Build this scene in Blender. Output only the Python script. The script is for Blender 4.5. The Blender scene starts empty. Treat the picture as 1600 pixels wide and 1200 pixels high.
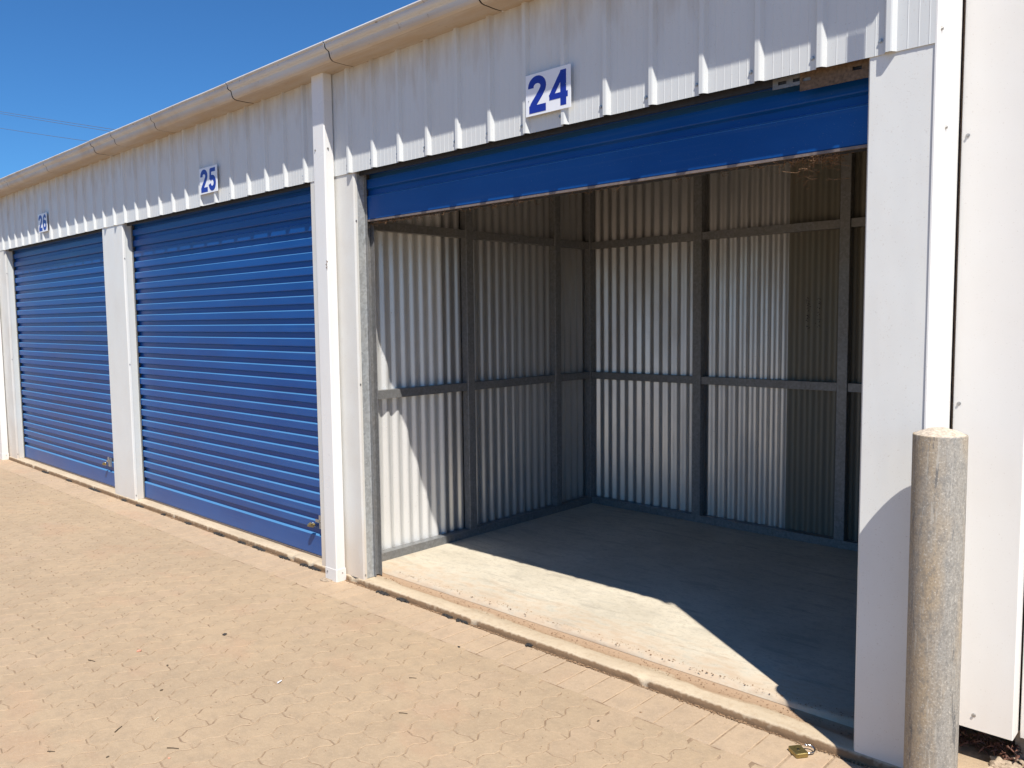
import bpy, math, random
from mathutils import Vector, Matrix, noise
random.seed(7)
R = random.Random(11)
SC = bpy.context.scene
COL = SC.collection

# ------------------------------------------------------------------ camera, world, sun, exposure
CAM = (0.984, -2.7027, 1.5013)
YAW, PITCH, ROLL, FOC = -0.7557, -0.0792, -0.0115, 1269.3
def cam_axes():
    cy, sy = math.cos(YAW), math.sin(YAW); cp, sp = math.cos(PITCH), math.sin(PITCH)
    fwd = Vector((sy*cp, cy*cp, sp)); right = Vector((cy, -sy, 0)); up = right.cross(fwd)
    c, s = math.cos(ROLL), math.sin(ROLL)
    return c*right + s*up, -s*right + c*up, fwd
cd = bpy.data.cameras.new('camera'); cam = bpy.data.objects.new('camera', cd); COL.objects.link(cam)
_r, _u, _f = cam_axes()
cam.matrix_world = Matrix(((_r.x, _u.x, -_f.x, CAM[0]), (_r.y, _u.y, -_f.y, CAM[1]), (_r.z, _u.z, -_f.z, CAM[2]), (0, 0, 0, 1)))
cd.sensor_width = 36; cd.lens = 36*FOC/1600; cd.clip_start = .05; cd.clip_end = 2000
SC.camera = cam
SUNV = Vector((1.55, -1.0, 2.87)).normalized()
w = bpy.data.worlds.new('World'); SC.world = w; w.use_nodes = True
nt = w.node_tree; bg = nt.nodes['Background']; sk = nt.nodes.new('ShaderNodeTexSky')
sk.sky_type = 'NISHITA'; sk.sun_disc = False
sk.sun_elevation = math.asin(SUNV.z); sk.sun_rotation = math.atan2(SUNV.x, SUNV.y)
sk.altitude = 300; sk.air_density = 1.0; sk.dust_density = 0.0; sk.ozone_density = 8.0
mx = nt.nodes.new('ShaderNodeMix'); mx.data_type = 'RGBA'; mx.blend_type = 'MULTIPLY'; mx.inputs[0].default_value = 1; mx.inputs[7].default_value = (.52, .92, 1.18, 1)
nt.links.new(sk.outputs[0], mx.inputs[6]); nt.links.new(mx.outputs[2], bg.inputs[0]); bg.inputs[1].default_value = 0.080
sd = bpy.data.lights.new('sun', 'SUN'); sun = bpy.data.objects.new('sun', sd); COL.objects.link(sun)
sd.energy = 5.0; sd.angle = math.radians(.53); sd.color = (1, .95, .87)
sun.rotation_euler = SUNV.to_track_quat('Z', 'Y').to_euler(); sun.location = (3, -3, 6)
SC.view_settings.view_transform = 'Standard'; SC.view_settings.look = 'None'
SC.view_settings.gamma = 1; SC.view_settings.exposure = 0.40
try: SC.view_settings.use_curve_mapping = False
except Exception: pass

# ------------------------------------------------------------------ materials
class NT:
    def __init__(s, name):
        s.m = bpy.data.materials.new(name); s.m.use_nodes = True; s.t = s.m.node_tree
        s.b = s.t.nodes['Principled BSDF']; s.co = None
    def n(s, typ, **kw):
        x = s.t.nodes.new(typ)
        for k, v in kw.items(): setattr(x, k, v)
        return x
    def l(s, a, b): s.t.links.new(a, b)
    def pos(s):
        if not s.co: s.co = s.n('ShaderNodeNewGeometry')
        return s.co.outputs['Position']
    def mapped(s, scale):
        m = s.n('ShaderNodeMapping'); m.inputs['Scale'].default_value = scale; s.l(s.pos(), m.inputs[0]); return m.outputs[0]
    def noise(s, scale, detail=4, sc3=None, rough=.55):
        x = s.n('ShaderNodeTexNoise'); x.inputs['Scale'].default_value = scale; x.inputs['Detail'].default_value = detail
        x.inputs['Roughness'].default_value = rough
        s.l(s.mapped(sc3) if sc3 else s.pos(), x.inputs['Vector']); return x.outputs['Fac']
    def ramp(s, f, stops):
        r = s.n('ShaderNodeValToRGB'); e = r.color_ramp.elements
        while len(e) < len(stops): e.new(.5)
        for i, (p, c) in enumerate(stops):
            e[i].position = p; e[i].color = (c, c, c, 1) if isinstance(c, (int, float)) else (*c, 1)
        s.l(f, r.inputs[0]); return r.outputs[0]
    def mix(s, f, a, b, mode='MIX'):
        x = s.n('ShaderNodeMix', data_type='RGBA', blend_type=mode)
        for v, i in ((f, 0), (a, 6), (b, 7)):
            if isinstance(v, (int, float)): x.inputs[i].default_value = v if i == 0 else (v, v, v, 1)
            elif isinstance(v, tuple): x.inputs[i].default_value = (*v, 1)
            else: s.l(v, x.inputs[i])
        return x.outputs[2]
    def math(s, op, a, b=0.0, clamp=False):
        x = s.n('ShaderNodeMath', operation=op, use_clamp=clamp)
        for v, i in ((a, 0), (b, 1)):
            if isinstance(v, (int, float)): x.inputs[i].default_value = v
            else: s.l(v, x.inputs[i])
        return x.outputs[0]
    def comp(s, k):
        x = s.n('ShaderNodeSeparateXYZ'); s.l(s.pos(), x.inputs[0]); return x.outputs[k]
    def rng(s, v, a, b, c=0, d=1):
        x = s.n('ShaderNodeMapRange'); s.l(v, x.inputs[0])
        for i, q in enumerate((a, b, c, d)): x.inputs[i+1].default_value = q
        return x.outputs[0]
    def bump(s, h, strength=.3, dist=.002):
        x = s.n('ShaderNodeBump'); x.inputs['Strength'].default_value = strength; x.inputs['Distance'].default_value = dist
        s.l(h, x.inputs['Height']); s.l(x.outputs[0], s.b.inputs['Normal']); return x
    def set(s, col=None, rough=None, metal=None, spec=None, coat=None):
        for k, v in (('Base Color', col), ('Roughness', rough), ('Metallic', metal), ('Specular IOR Level', spec), ('Coat Weight', coat)):
            if v is None: continue
            if isinstance(v, (int, float)): s.b.inputs[k].default_value = v
            elif isinstance(v, tuple): s.b.inputs[k].default_value = (*v, 1)
            else: s.l(v, s.b.inputs[k])
        return s

def simple(name, col, rough=.5, metal=0., var=.12, scale=30, spec=None):
    m = NT(name); f = m.noise(scale, 4)
    a = tuple(c*(1-var) for c in col); b = tuple(min(1, c*(1+var)) for c in col)
    m.set(m.ramp(f, [(.3, a), (.7, b)]), rough, metal, spec); return m.m

def mat_white(name='white_painted_steel', base=(.735, .742, .715), dirt=(.50, .40, .29), amount=.35, waves=.5, top=False, rough=.38, foot=True):
    m = NT(name)
    n1 = m.noise(3.2, 5); n2 = m.noise(9, 4, (1.6, 1.6, .4)); n3 = m.noise(160, 2)
    col = m.mix(m.math('MULTIPLY', m.ramp(n1, [(.42, 0.), (.75, 1.)]), amount*.45), base, dirt)
    # dust splashed up at the foot, broken up by noise
    z = m.comp(2)
    if foot:
        zz = m.math('ADD', z, m.rng(n2, .2, .8, .12, -.12))
        col = m.mix(m.math('MULTIPLY', m.rng(zz, .45, .03, 0, 1), amount*.9, True), col, (.62, .48, .34))
    if top:
        zz = m.math('ADD', z, m.rng(n2, .25, .75, -.25, .22))
        col = m.mix(m.math('MULTIPLY', m.rng(zz, 2.64, 3.05, 0, 1), .6, True), col, (.40, .32, .23))
        run = m.noise(1, 3, (38, 38, .9)); col = m.mix(m.math('MULTIPLY', m.ramp(run, [(.58, 0.), (.75, 1.)]), .04), col, (.36, .27, .17))
    col = m.mix(m.math('MULTIPLY', m.ramp(n3, [(.66, 0.), (.72, 1.)]), .25), col, (.35, .27, .2))
    m.set(col, m.rng(n1, .3, .7, rough-.06, rough+.12), 0., .45)
    h = m.noise(2.2, 3, (1.6, 1.6, .5)); m.bump(h, waves, .012)
    return m.m

def mat_gutter():
    m = NT('weathered_gutter_paint'); n1 = m.noise(5, 5, (.5, 3, 3)); n2 = m.noise(28, 4); n3 = m.noise(4, 5, (1.2, 1, 1))
    z = m.comp(2)
    band = m.math('ADD', m.rng(z, 2.862, 2.905, .85, .12), m.rng(n1, .3, .7, -.22, .22))
    col = m.mix(m.math('MULTIPLY', band, 1.0, True), (.55, .56, .565), (.44, .335, .22))
    col = m.mix(m.math('MULTIPLY', m.ramp(n3, [(.5, 0.), (.7, 1.)]), .4), col, (.40, .29, .18))
    col = m.mix(m.math('MULTIPLY', m.ramp(n2, [(.66, 0.), (.75, 1.)]), .5), col, (.2, .13, .08))
    m.set(col, .5, 0., .4); m.bump(m.noise(3, 3, (1, 4, 4)), .4, .01); return m.m

def mat_blue():
    m = NT('blue_door_paint'); n1 = m.noise(2.5, 5, (.6, 1, 1.6)); n2 = m.noise(260, 2); z = m.comp(2)
    streak = m.noise(1, 4, (1.2, 6, 60))
    col = m.mix(m.ramp(n1, [(.35, 0.), (.7, 1.)]), (.002, .056, .245), (.004, .076, .30))
    col = m.mix(m.math('MULTIPLY', m.ramp(streak, [(.55, 0.), (.75, 1.)]), .13), col, (.12, .19, .30))
    dust = m.math('MULTIPLY', m.rng(m.math('ADD', z, m.rng(n1, .3, .7, .2, -.2)), 1.1, .05, 0, .10), 1., True)
    col = m.mix(dust, col, (.22, .26, .28))
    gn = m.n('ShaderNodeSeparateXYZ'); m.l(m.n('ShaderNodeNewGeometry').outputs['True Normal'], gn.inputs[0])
    col = m.mix(m.math('MULTIPLY', m.rng(gn.outputs[2], .15, .45, 0, .45), 1., True), col, (.14, .38, .60))   # sun highlight painted on the upward lips, with dust
    col = m.mix(m.math('MULTIPLY', m.ramp(n2, [(.7, 0.), (.76, 1.)]), .4), col, (.35, .33, .3))
    m.set(col, m.rng(n1, .3, .7, .30, .40), 0., .28); m.bump(m.noise(6, 2, (.5, 1, 1)), .25, .004); return m.m

def mat_galv(name, base=(.42, .44, .45), metal=.75, rough=.42, dusty=.25, grime=0., dim=1.):
    m = NT(name); v = m.n('ShaderNodeTexVoronoi'); v.inputs['Scale'].default_value = 75; m.l(m.pos(), v.inputs['Vector'])
    n1 = m.noise(6, 5); n2 = m.noise(55, 3, (1, 1, .35))
    sp = m.rng(v.outputs['Color'], 0, 1, .78, 1.15)
    b = tuple(c*dim for c in base)
    col = m.mix(1., b, sp, 'MULTIPLY')
    col = m.mix(m.math('MULTIPLY', m.ramp(n1, [(.4, 0.), (.7, 1.)]), dusty), col, (.42, .34, .25))
    col = m.mix(m.math('MULTIPLY', m.ramp(n2, [(.55, 0.), (.7, 1.)]), .3+grime), col, (.16, .15, .14))
    m.set(col, m.rng(n1, .3, .7, rough-.08, rough+.14), metal, .5); m.bump(n1, .15, .004); return m.m

def mat_corr(name, base, metal, rough, stain=.3, brown=(.22, .17, .12)):
    m = NT(name); n1 = m.noise(2.2, 5, (1, 1, .45)); n2 = m.noise(40, 4, (1, 1, .12)); n3 = m.noise(120, 2)
    col = m.mix(m.math('MULTIPLY', m.ramp(n1, [(.42, 0.), (.72, 1.)]), stain), base, brown)
    col = m.mix(m.math('MULTIPLY', m.ramp(n2, [(.6, 0.), (.74, 1.)]), stain*.6), col, (.2, .18, .16))
    col = m.mix(m.math('MULTIPLY', m.ramp(n3, [(.68, 0.), (.74, 1.)]), .4), col, (.12, .1, .08))
    m.set(col, m.rng(n1, .3, .7, rough-.06, rough+.12), metal, .5)
    m.bump(m.noise(3.5, 2, (1, 1, .6)), .14, .008); return m.m

def mat_paver(name='dusty_concrete_paver', k=1.):
    m = NT(name); g = m.n('ShaderNodeNewGeometry'); oi = m.n('ShaderNodeObjectInfo')
    rnd = m.math('FRACT', m.math('ADD', g.outputs['Random Per Island'], oi.outputs['Random']))
    n1 = m.noise(1.3, 6, (1, 1, 1)); n2 = m.noise(14, 5, rough=.65); n3 = m.noise(210, 3, rough=.7); n4 = m.noise(60, 5, rough=.65)
    a = m.mix(rnd, (.385, .288, .190), (.405, .305, .203))
    a = m.mix(m.math('MULTIPLY', m.ramp(rnd, [(.86, 0.), (.9, 1.)]), .35), a, (.40, .29, .205))
    a = m.mix(m.math('MULTIPLY', m.ramp(n1, [(.42, 0.), (.60, 1.)]), .55), a, (.445, .328, .212))
    a = m.mix(m.math('MULTIPLY', m.ramp(n2, [(.45, 0.), (.66, 1.)]), .55), a, (.315, .24, .165))
    n5 = m.noise(3.7, 6, rough=.6); a = m.mix(m.math('MULTIPLY', m.ramp(n5, [(.50, 0.), (.62, 1.)]), .35), a, (.34, .25, .165))
    n6 = m.noise(2.1, 5, (1, 1.7, 1)); a = m.mix(m.math('MULTIPLY', m.ramp(n6, [(.56, 0.), (.66, 1.)]), .35), a, (.42, .27, .175))
    a = m.mix(m.math('MULTIPLY', m.ramp(n4, [(.50, 0.), (.66, 1.)]), .35), a, (.47, .36, .25))
    a = m.mix(m.math('MULTIPLY', m.ramp(n3, [(.58, 0.), (.72, 1.)]), .5), a, (.20, .15, .105))
    a = m.mix(m.math('MULTIPLY', m.ramp(n3, [(.26, 1.), (.36, 0.)]), .5), a, (.58, .48, .37))
    if k != 1.: a = m.mix(1., a, (k, k*1.0, k*1.03), 'MULTIPLY')
    m.set(a, .93, 0., .15)
    hh = m.math('ADD', m.math('MULTIPLY', n3, .55), m.math('MULTIPLY', n4, 1.3)); m.bump(hh, .6, .003); return m.m

def mat_sand():
    m = NT('dry_reddish_sand'); n1 = m.noise(1.3, 6); n2 = m.noise(11, 7, rough=.7); n3 = m.noise(380, 3)
    a = m.ramp(n1, [(.35, (.36, .262, .175)), (.68, (.42, .32, .22))])
    a = m.mix(m.math('MULTIPLY', m.ramp(n2, [(.44, 0.), (.57, 1.)]), .8), a, (.21, .145, .095))
    a = m.mix(m.math('MULTIPLY', m.ramp(n2, [(.33, 1.), (.42, 0.)]), .5), a, (.50, .385, .27))
    a = m.mix(m.math('MULTIPLY', m.ramp(n3, [(.6, 0.), (.72, 1.)]), .5), a, (.26, .17, .11))
    m.set(a, .95, 0., .1); m.bump(n3, .6, .002); return m.m

def mat_concrete():
    m = NT('grey_concrete_floor'); n1 = m.noise(2.0, 6, rough=.62); n2 = m.noise(11, 5, (1, 2.2, 1)); n3 = m.noise(300, 3); y = m.comp(1)
    a = m.ramp(n1, [(.34, (.48, .43, .34)), (.66, (.61, .55, .44))])
    a = m.mix(m.math('MULTIPLY', m.ramp(n2, [(.5, 0.), (.68, 1.)]), .35), a, (.36, .335, .285))
    a = m.mix(m.math('MULTIPLY', m.ramp(n3, [(.63, 0.), (.72, 1.)]), .4), a, (.26, .23, .19))
    n4 = m.noise(46, 5, (1, 1.4, 1), .7); a = m.mix(m.math('MULTIPLY', m.ramp(n4, [(.53, 0.), (.62, 1.)]), .4), a, (.36, .315, .24))
    n5 = m.noise(5, 6, (.6, 3.5, 1), .65); a = m.mix(m.math('MULTIPLY', m.ramp(n5, [(.57, 0.), (.62, 1.)]), .4), a, (.33, .295, .24))
    n8 = m.noise(1.6, 7, (1, 1, 1), .75); cr = m.math('ABSOLUTE', m.math('SUBTRACT', n8, .47)); a = m.mix(m.rng(cr, .0, .0022, .38, 0), a, (.15, .13, .10))
    d = m.math('ADD', y, m.rng(n2, .3, .7, -.16, .16))       # red dust swept in at the doorway
    a = m.mix(m.math('MULTIPLY', m.rng(d, .42, .12, 0, .75), 1., True), a, (.47, .35, .245))
    m.set(a, .92, 0., .12); m.bump(m.math('ADD', n3, m.math('MULTIPLY', n2, 2.)), .35, .002); return m.m

def mat_ledge():
    m = NT('cream_dusty_concrete_ledge'); n1 = m.noise(5, 6, (.6, 2, 2)); n2 = m.noise(40, 5); n3 = m.noise(260, 3); y = m.comp(1)
    a = m.ramp(n1, [(.35, (.47, .38, .27)), (.65, (.56, .46, .33))])
    a = m.mix(m.math('MULTIPLY', m.ramp(n2, [(.5, 0.), (.66, 1.)]), .35), a, (.40, .29, .19))
    d = m.math('ADD', y, m.rng(n1, .3, .7, -.035, .035))
    a = m.mix(m.math('MULTIPLY', m.rng(d, .082, .10, 0, .85), 1., True), a, (.37, .245, .155))
    a = m.mix(m.math('MULTIPLY', m.rng(m.math('ADD', y, m.rng(n2, .3, .7, -.0025, .0025)), .0005, -.0045, 0, .95), 1., True), a, (.20, .125, .07))
    a = m.mix(m.math('MULTIPLY', m.ramp(n3, [(.64, 0.), (.72, 1.)]), .6), a, (.2, .12, .07))
    m.set(a, .92, 0., .15); m.bump(m.math('ADD', n3, m.math('MULTIPLY', n2, 2.)), .5, .003); return m.m

def mat_bollard():
    m = NT('scuffed_dusty_galvanised_pipe'); n1 = m.noise(6, 6, (1.3, 1.3, .35)); n2 = m.noise(52, 6, (1, 1, .55), .7); n3 = m.noise(170, 4, (1, 1, .9), .7); n4 = m.noise(16, 6, (3.2, 3.2, .32), .7); n7 = m.noise(75, 4, (1.6, 1.6, .12))
    side = m.math('ADD', m.rng(m.comp(0), .225, .335, -.14, .16), m.rng(m.comp(2), 0, 1.1, -.05, .04))
    a = m.mix(m.ramp(m.math('ADD', n1, side), [(.46, 0.), (.66, 1.)]), (.39, .305, .205), (.32, .30, .265))
    a = m.mix(m.math('MULTIPLY', m.ramp(n2, [(.52, 0.), (.58, 1.)]), .42), a, (.20, .195, .18))
    a = m.mix(m.math('MULTIPLY', m.ramp(n3, [(.53, 0.), (.60, 1.)]), .45), a, (.17, .155, .13))
    a = m.mix(m.math('MULTIPLY', m.ramp(n4, [(.61, 0.), (.64, 1.)]), .7), a, (.10, .105, .11))
    a = m.mix(m.math('MULTIPLY', m.ramp(n7, [(.58, 0.), (.64, 1.)]), .3), a, (.22, .20, .175))
    a = m.mix(m.math('MULTIPLY', m.ramp(n7, [(.33, 1.), (.38, 0.)]), .4), a, (.50, .47, .41))
    a = m.mix(m.math('MULTIPLY', m.ramp(n3, [(.36, 1.), (.42, 0.)]), .6), a, (.60, .56, .48))
    m.set(a, m.ramp(n2, [(.4, .75), (.6, .5)]), .12, .4); m.bump(m.math('ADD', n2, n3), .35, .002); return m.m

M = {}
M['white'] = mat_white(amount=.30)
M['fascia'] = mat_white('white_ribbed_cladding', (.64, .66, .655), top=True, amount=.15, waves=.35, foot=False)
M['cream'] = mat_white('cream_dusty_pillar_paint', (.66, .655, .62), amount=.6)
M['endwhite'] = mat_white('smooth_white_panel_paint', (.74, .725, .695), amount=.2, rough=.5)
M['pipe'] = mat_white('glossy_white_downpipe', (.76, .755, .735), amount=.15, rough=.3)
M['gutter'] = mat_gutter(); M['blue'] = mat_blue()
M['galv'] = mat_galv('galvanised_steel')
M['jamb'] = mat_galv('spangled_galvanised_jamb', (.50, .53, .54), .45, .5, .2)
M['jambwhite'] = mat_white('pale_grey_jamb_paint', (.62, .64, .62), amount=.4)
M['frame'] = mat_galv('dull_galvanised_frame', (.21, .215, .22), .3, .5, .12, .2)
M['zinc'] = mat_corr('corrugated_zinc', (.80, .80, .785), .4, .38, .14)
M['zincshade'] = mat_corr('shade_toned_corrugated_zinc', (.60, .60, .60), .8, .36, .28)  # darker copy of the zinc; the bay's shade is put into its colour
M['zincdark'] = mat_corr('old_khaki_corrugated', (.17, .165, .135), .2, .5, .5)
M['paver'] = mat_paver(); M['edging'] = mat_paver('pale_edging_brick', 1.09); M['sand'] = mat_sand(); M['floor'] = mat_concrete(); M['ledge'] = mat_ledge(); M['bollard'] = mat_bollard()
M['cap'] = simple('sandy_concrete_cap', (.50, .42, .33), .95, 0, .35, 130)
M['sign'] = simple('white_sign_board', (.80, .82, .86), .35, 0, .03, 8)
M['digit'] = simple('navy_vinyl_digit', (.012, .03, .30), .35, 0, .05, 8)
M['steel'] = simple('screw_steel', (.45, .44, .42), .4, .8, .2, 200)
M['brass'] = simple('tarnished_brass', (.36, .28, .11), .38, .85, .3, 160)
M['chrome'] = simple('bright_steel_shackle', (.62, .62, .63), .2, 1., .1, 160)
M['rust'] = simple('rusty_brown_steel', (.16, .105, .065), .7, .3, .4, 90)
M['shadesteel'] = simple('shade_toned_steel', (.035, .037, .045), .5, .2, .2, 60)  # dark tone paints in the shade under the fascia
M['rail'] = simple('dusty_aluminium_rail', (.22, .175, .155), .6, .3, .2, 60)
M['rubber'] = simple('black_joint_sealant', (.025, .023, .022), .8, 0, .5, 120)
M['dirt'] = simple('brown_soil_crumbs', (.24, .15, .085), .95, 0, .5, 150)
M['rubble'] = simple('crumbled_pale_concrete', (.36, .28, .20), .95, 0, .3, 60)
M['twig'] = simple('dry_dark_twig', (.10, .07, .04), .8, 0, .4, 200)
M['straw'] = simple('pale_straw', (.70, .62, .45), .7, 0, .2, 200)
M['leaf'] = simple('dead_red_brown_leaf', (.10, .038, .022), .7, 0, .6, 110)
M['pink'] = simple('dry_pink_petal', (.62, .30, .20), .8, 0, .2, 200)
M['web'] = simple('dusty_brown_cobweb', (.20, .115, .06), .9, 0, .5, 180)
M['black'] = simple('black_cable', (.12, .12, .13), .6, 0, .1, 5)
M['roof'] = simple('zinc_roof', (.55, .56, .57), .4, .5, .1, 3)

# ------------------------------------------------------------------ mesh helpers
def mk(name, V, F, mat, parent=None, smooth=False):
    me = bpy.data.meshes.new(name); me.from_pydata([tuple(v) for v in V], [], F); me.update()
    if mat: me.materials.append(mat)
    if smooth: me.polygons.foreach_set('use_smooth', [True]*len(me.polygons))
    o = bpy.data.objects.new(name, me); COL.objects.link(o)
    if parent: o.parent = parent
    return o
def tag(o, label=None, cat=None, group=None, kind=None):
    for k, v in (('label', label), ('category', cat), ('group', group), ('kind', kind)):
        if v: o[k] = v
    return o
def empty(name, label, cat, loc=(0, 0, 0), group=None):
    o = bpy.data.objects.new(name, None); COL.objects.link(o); o.location = loc; o.empty_display_size = .2
    return tag(o, label, cat, group)
class MB:
    def __init__(s): s.V = []; s.F = []
    def add(s, V, F):
        k = len(s.V); s.V += [tuple(v) for v in V]; s.F += [tuple(i+k for i in f) for f in F]; return s
    def box(s, x0, x1, y0, y1, z0, z1, c=0.):
        if c <= 0:
            V = [(x, y, z) for z in (z0, z1) for y in (y0, y1) for x in (x0, x1)]
            return s.add(V, [(0, 2, 3, 1), (4, 5, 7, 6), (0, 1, 5, 4), (2, 6, 7, 3), (0, 4, 6, 2), (1, 3, 7, 5)])
        pr = [(x0+c, y0), (x1-c, y0), (x1, y0+c), (x1, y1-c), (x1-c, y1), (x0+c, y1), (x0, y1-c), (x0, y0+c)]
        return s.prism([(a, b) for a, b in pr], z0, z1, 'z')
    def prism(s, poly, a, b, axis):
        # closed polygon extruded along axis
        n = len(poly)
        def P(p, t): return {'x': (t, p[0], p[1]), 'y': (p[0], t, p[1]), 'z': (p[0], p[1], t)}[axis]
        V = [P(p, a) for p in poly] + [P(p, b) for p in poly]
        return s.add(V, [tuple(range(n))[::-1], tuple(range(n, 2*n))] + [(i, (i+1) % n, n+(i+1) % n, n+i) for i in range(n)])
    def strip(s, path, a, b, axis, cuts=1, jit=0.):
        # open path extruded along axis with cuts
        n = len(path); base = len(s.V)
        for k in range(cuts+1):
            t = a+(b-a)*k/cuts
            for p in path: s.V.append({'x': (t, p[0], p[1]), 'y': (p[0], t, p[1]), 'z': (p[0], p[1], t)}[axis])
        for k in range(cuts):
            for i in range(n-1):
                q = base+k*n+i; s.F.append((q, q+1, q+n+1, q+n))
        return s
    def tube(s, pts, r, seg=8, cap=True):
        pts = [Vector(p) for p in pts]; base = len(s.V); n = len(pts)
        rr = r if isinstance(r, (list, tuple)) else [r]*n
        t0 = (pts[1]-pts[0]).normalized(); ref = Vector((0, 0, 1)) if abs(t0.z) < .9 else Vector((1, 0, 0))
        for i, p in enumerate(pts):
            t = (pts[min(i+1, n-1)]-pts[max(i-1, 0)]).normalized()
            u = t.cross(ref).normalized(); v = u.cross(t).normalized()
            for k in range(seg):
                a = 2*math.pi*k/seg; s.V.append(tuple(p+(u*math.cos(a)+v*math.sin(a))*rr[i]))
        for i in range(n-1):
            for k in range(seg):
                a = base+i*seg+k; b = base+i*seg+(k+1) % seg; s.F.append((a, b, b+seg, a+seg))
        if cap:
            s.F.append(tuple(base+k for k in range(seg))[::-1]); s.F.append(tuple(base+(n-1)*seg+k for k in range(seg)))
        return s
    def lump(s, c, r, sx=1, sy=1, sz=1, seed=0, sub=0):
        t = (1+5**.5)/2
        V = [Vector(v).normalized() for v in [(-1,t,0),(1,t,0),(-1,-t,0),(1,-t,0),(0,-1,t),(0,1,t),(0,-1,-t),(0,1,-t),(t,0,-1),(t,0,1),(-t,0,-1),(-t,0,1)]]
        F = [(0,11,5),(0,5,1),(0,1,7),(0,7,10),(0,10,11),(1,5,9),(5,11,4),(11,10,2),(10,7,6),(7,1,8),(3,9,4),(3,4,2),(3,2,6),(3,6,8),(3,8,9),(4,9,5),(2,4,11),(6,2,10),(8,6,7),(9,8,1)]
        rr = random.Random(seed); o = []
        ang = rr.random()*6.28; ca, sa = math.cos(ang), math.sin(ang)
        for v in V:
            q = v*r*rr.uniform(.65, 1.2); x, y = q.x*sx, q.y*sy
            o.append((c[0]+x*ca-y*sa, c[1]+x*sa+y*ca, c[2]+q.z*sz))
        return s.add(o, F)
    def build(s, name, mat, parent=None, smooth=False): return mk(name, s.V, s.F, mat, parent, smooth)
def screw_mesh():
    b = MB(); n = 6
    pts = [(.0075, 0), (.0075, -.0012), (.0045, -.0016), (.0045, -.006)]
    seg = 8
    for r, y in pts:
        for k in range(seg):
            a = 2*math.pi*k/seg; b.V.append((r*math.cos(a), y, r*math.sin(a)))
    for i in range(3):
        for k in range(seg):
            q = i*seg; b.F.append((q+k, q+(k+1) % seg, q+seg+(k+1) % seg, q+seg+k))
    b.F.append(tuple(3*seg+k for k in range(seg)))
    me = bpy.data.meshes.new('screw'); me.from_pydata(b.V, [], b.F); me.materials.append(M['steel']); return me
SCREW = screw_mesh()
def screw(x, y, z, parent, face='y', s=1.):
    o = bpy.data.objects.new('screw', SCREW); COL.objects.link(o); o.parent = parent
    p = Vector((0, 0, 0)); q = parent
    o.location = (x, y, z); o.scale = (s, s, s)
    if face == 'x': o.rotation_euler = (0, 0, math.pi/2)
    return o

# ------------------------------------------------------------------ setting: ground, slab
FH = 2.312            # underside of the fascia cladding
XE = .200             # end of the building
RIB = .2175
g = mk('ground', [(-400, -400, -.0022), (400, -400, -.0022), (400, 400, -.0022), (-400, 400, -.0022)], [(0, 1, 2, 3)], M['sand']); tag(g, kind='structure')
sl = MB(); XL = -12.4
sl.box(XL, XE+.02, .172, 2.42, -.02, .055, 0)
sl.V = []; sl.F = []
N = 220
prof0 = [(.156, .0335), (.162, .042), (.172, .0525), (.19, .055), (.5, .0552), (1.4, .055), (2.44, .055)]
rows = []
for i in range(N+1):
    x = XL+(XE-XL)*i/N; r_ = []
    for k, (y, z) in enumerate(prof0):
        j = (noise.noise(Vector((x*4, k*.3, 1)))*.012+noise.noise(Vector((x*17, k*.3, 7)))*.004) if 0 < k < 4 else 0
        r_.append((x, y+j, z))
    rows.append(r_)
V = [p for r_ in rows for p in r_]; n = len(prof0)
tag(mk('concrete_floor', V, [(i*n+k, (i+1)*n+k, (i+1)*n+k+1, i*n+k+1) for i in range(N) for k in range(n-1)], M['floor'], smooth=True), kind='structure')
prof1 = [(-.008, -.02), (-.0065, .010), (-.0045, .024), (.001, .0315), (.010, .0335), (.05, .034), (.085, .033), (.092, .028), (.12, .027), (.150, .028), (.1605, .034), (.18, .04)]
N = 700; V = []; n = len(prof1)
for i in range(N+1):
    x = XL+(XE-XL)*i/N
    for k, (y, z) in enumerate(prof1):
        a = noise.noise(Vector((x*2, 0, 3)))*.0022+noise.noise(Vector((x*19, k*.4, 3)))*.0022+noise.noise(Vector((x*55, k*.7, 9)))*.0018
        chip = max(0, noise.noise(Vector((x*9, 0, 21)))-.28)*.05
        if k < 5: y += a*1.2+chip*(1 if k < 4 else .6); z += (a*.35 if k > 1 else 0)-chip*.5*(k > 2)
        elif 5 < k < 10: y += a*.8; z += a*.4
        V.append((x, y, z))
tag(mk('concrete_ledge', V, [(i*n+k, (i+1)*n+k, (i+1)*n+k+1, i*n+k+1) for i in range(N) for k in range(n-1)], M['ledge'], smooth=True), kind='structure')

# paving: zigzag interlocking pavers, soldier course of plain bricks along the ledge
PW, PL = .1175, .235
paving = empty('paving', 'x', 'x', (0, 0, 0)); del paving['label']; del paving['category']; paving['kind'] = 'structure'
def zig(t, amp=.0125):       # trapezoid wave with period PL/2*... (keeps rows interlocked)
    p = (t/(PL/2)) % 1.0
    if p < .12: return amp
    if p < .38: return amp-(p-.12)/.26*2*amp
    if p < .62: return -amp
    if p < .88: return -amp+(p-.62)/.26*2*amp
    return amp
def outline():
    ts = [.0, .12, .38, .62, .88]
    T = [(k+t)*PL/2 for k in range(2) for t in ts]+[PL]
    right = [(PW/2+zig(t), t-PL/2) for t in T]
    left = [(-PW/2+zig(t), t-PL/2) for t in T]
    # short ends get a matching step
    e = .007
    topend = [(PW/6+zig(0), PL/2+e), (-PW/6+zig(0), PL/2-e)]
    botend = [(-PW/6+zig(0), -PL/2-e), (PW/6+zig(0), -PL/2+e)]
    return right+topend+left[::-1]+botend
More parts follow.
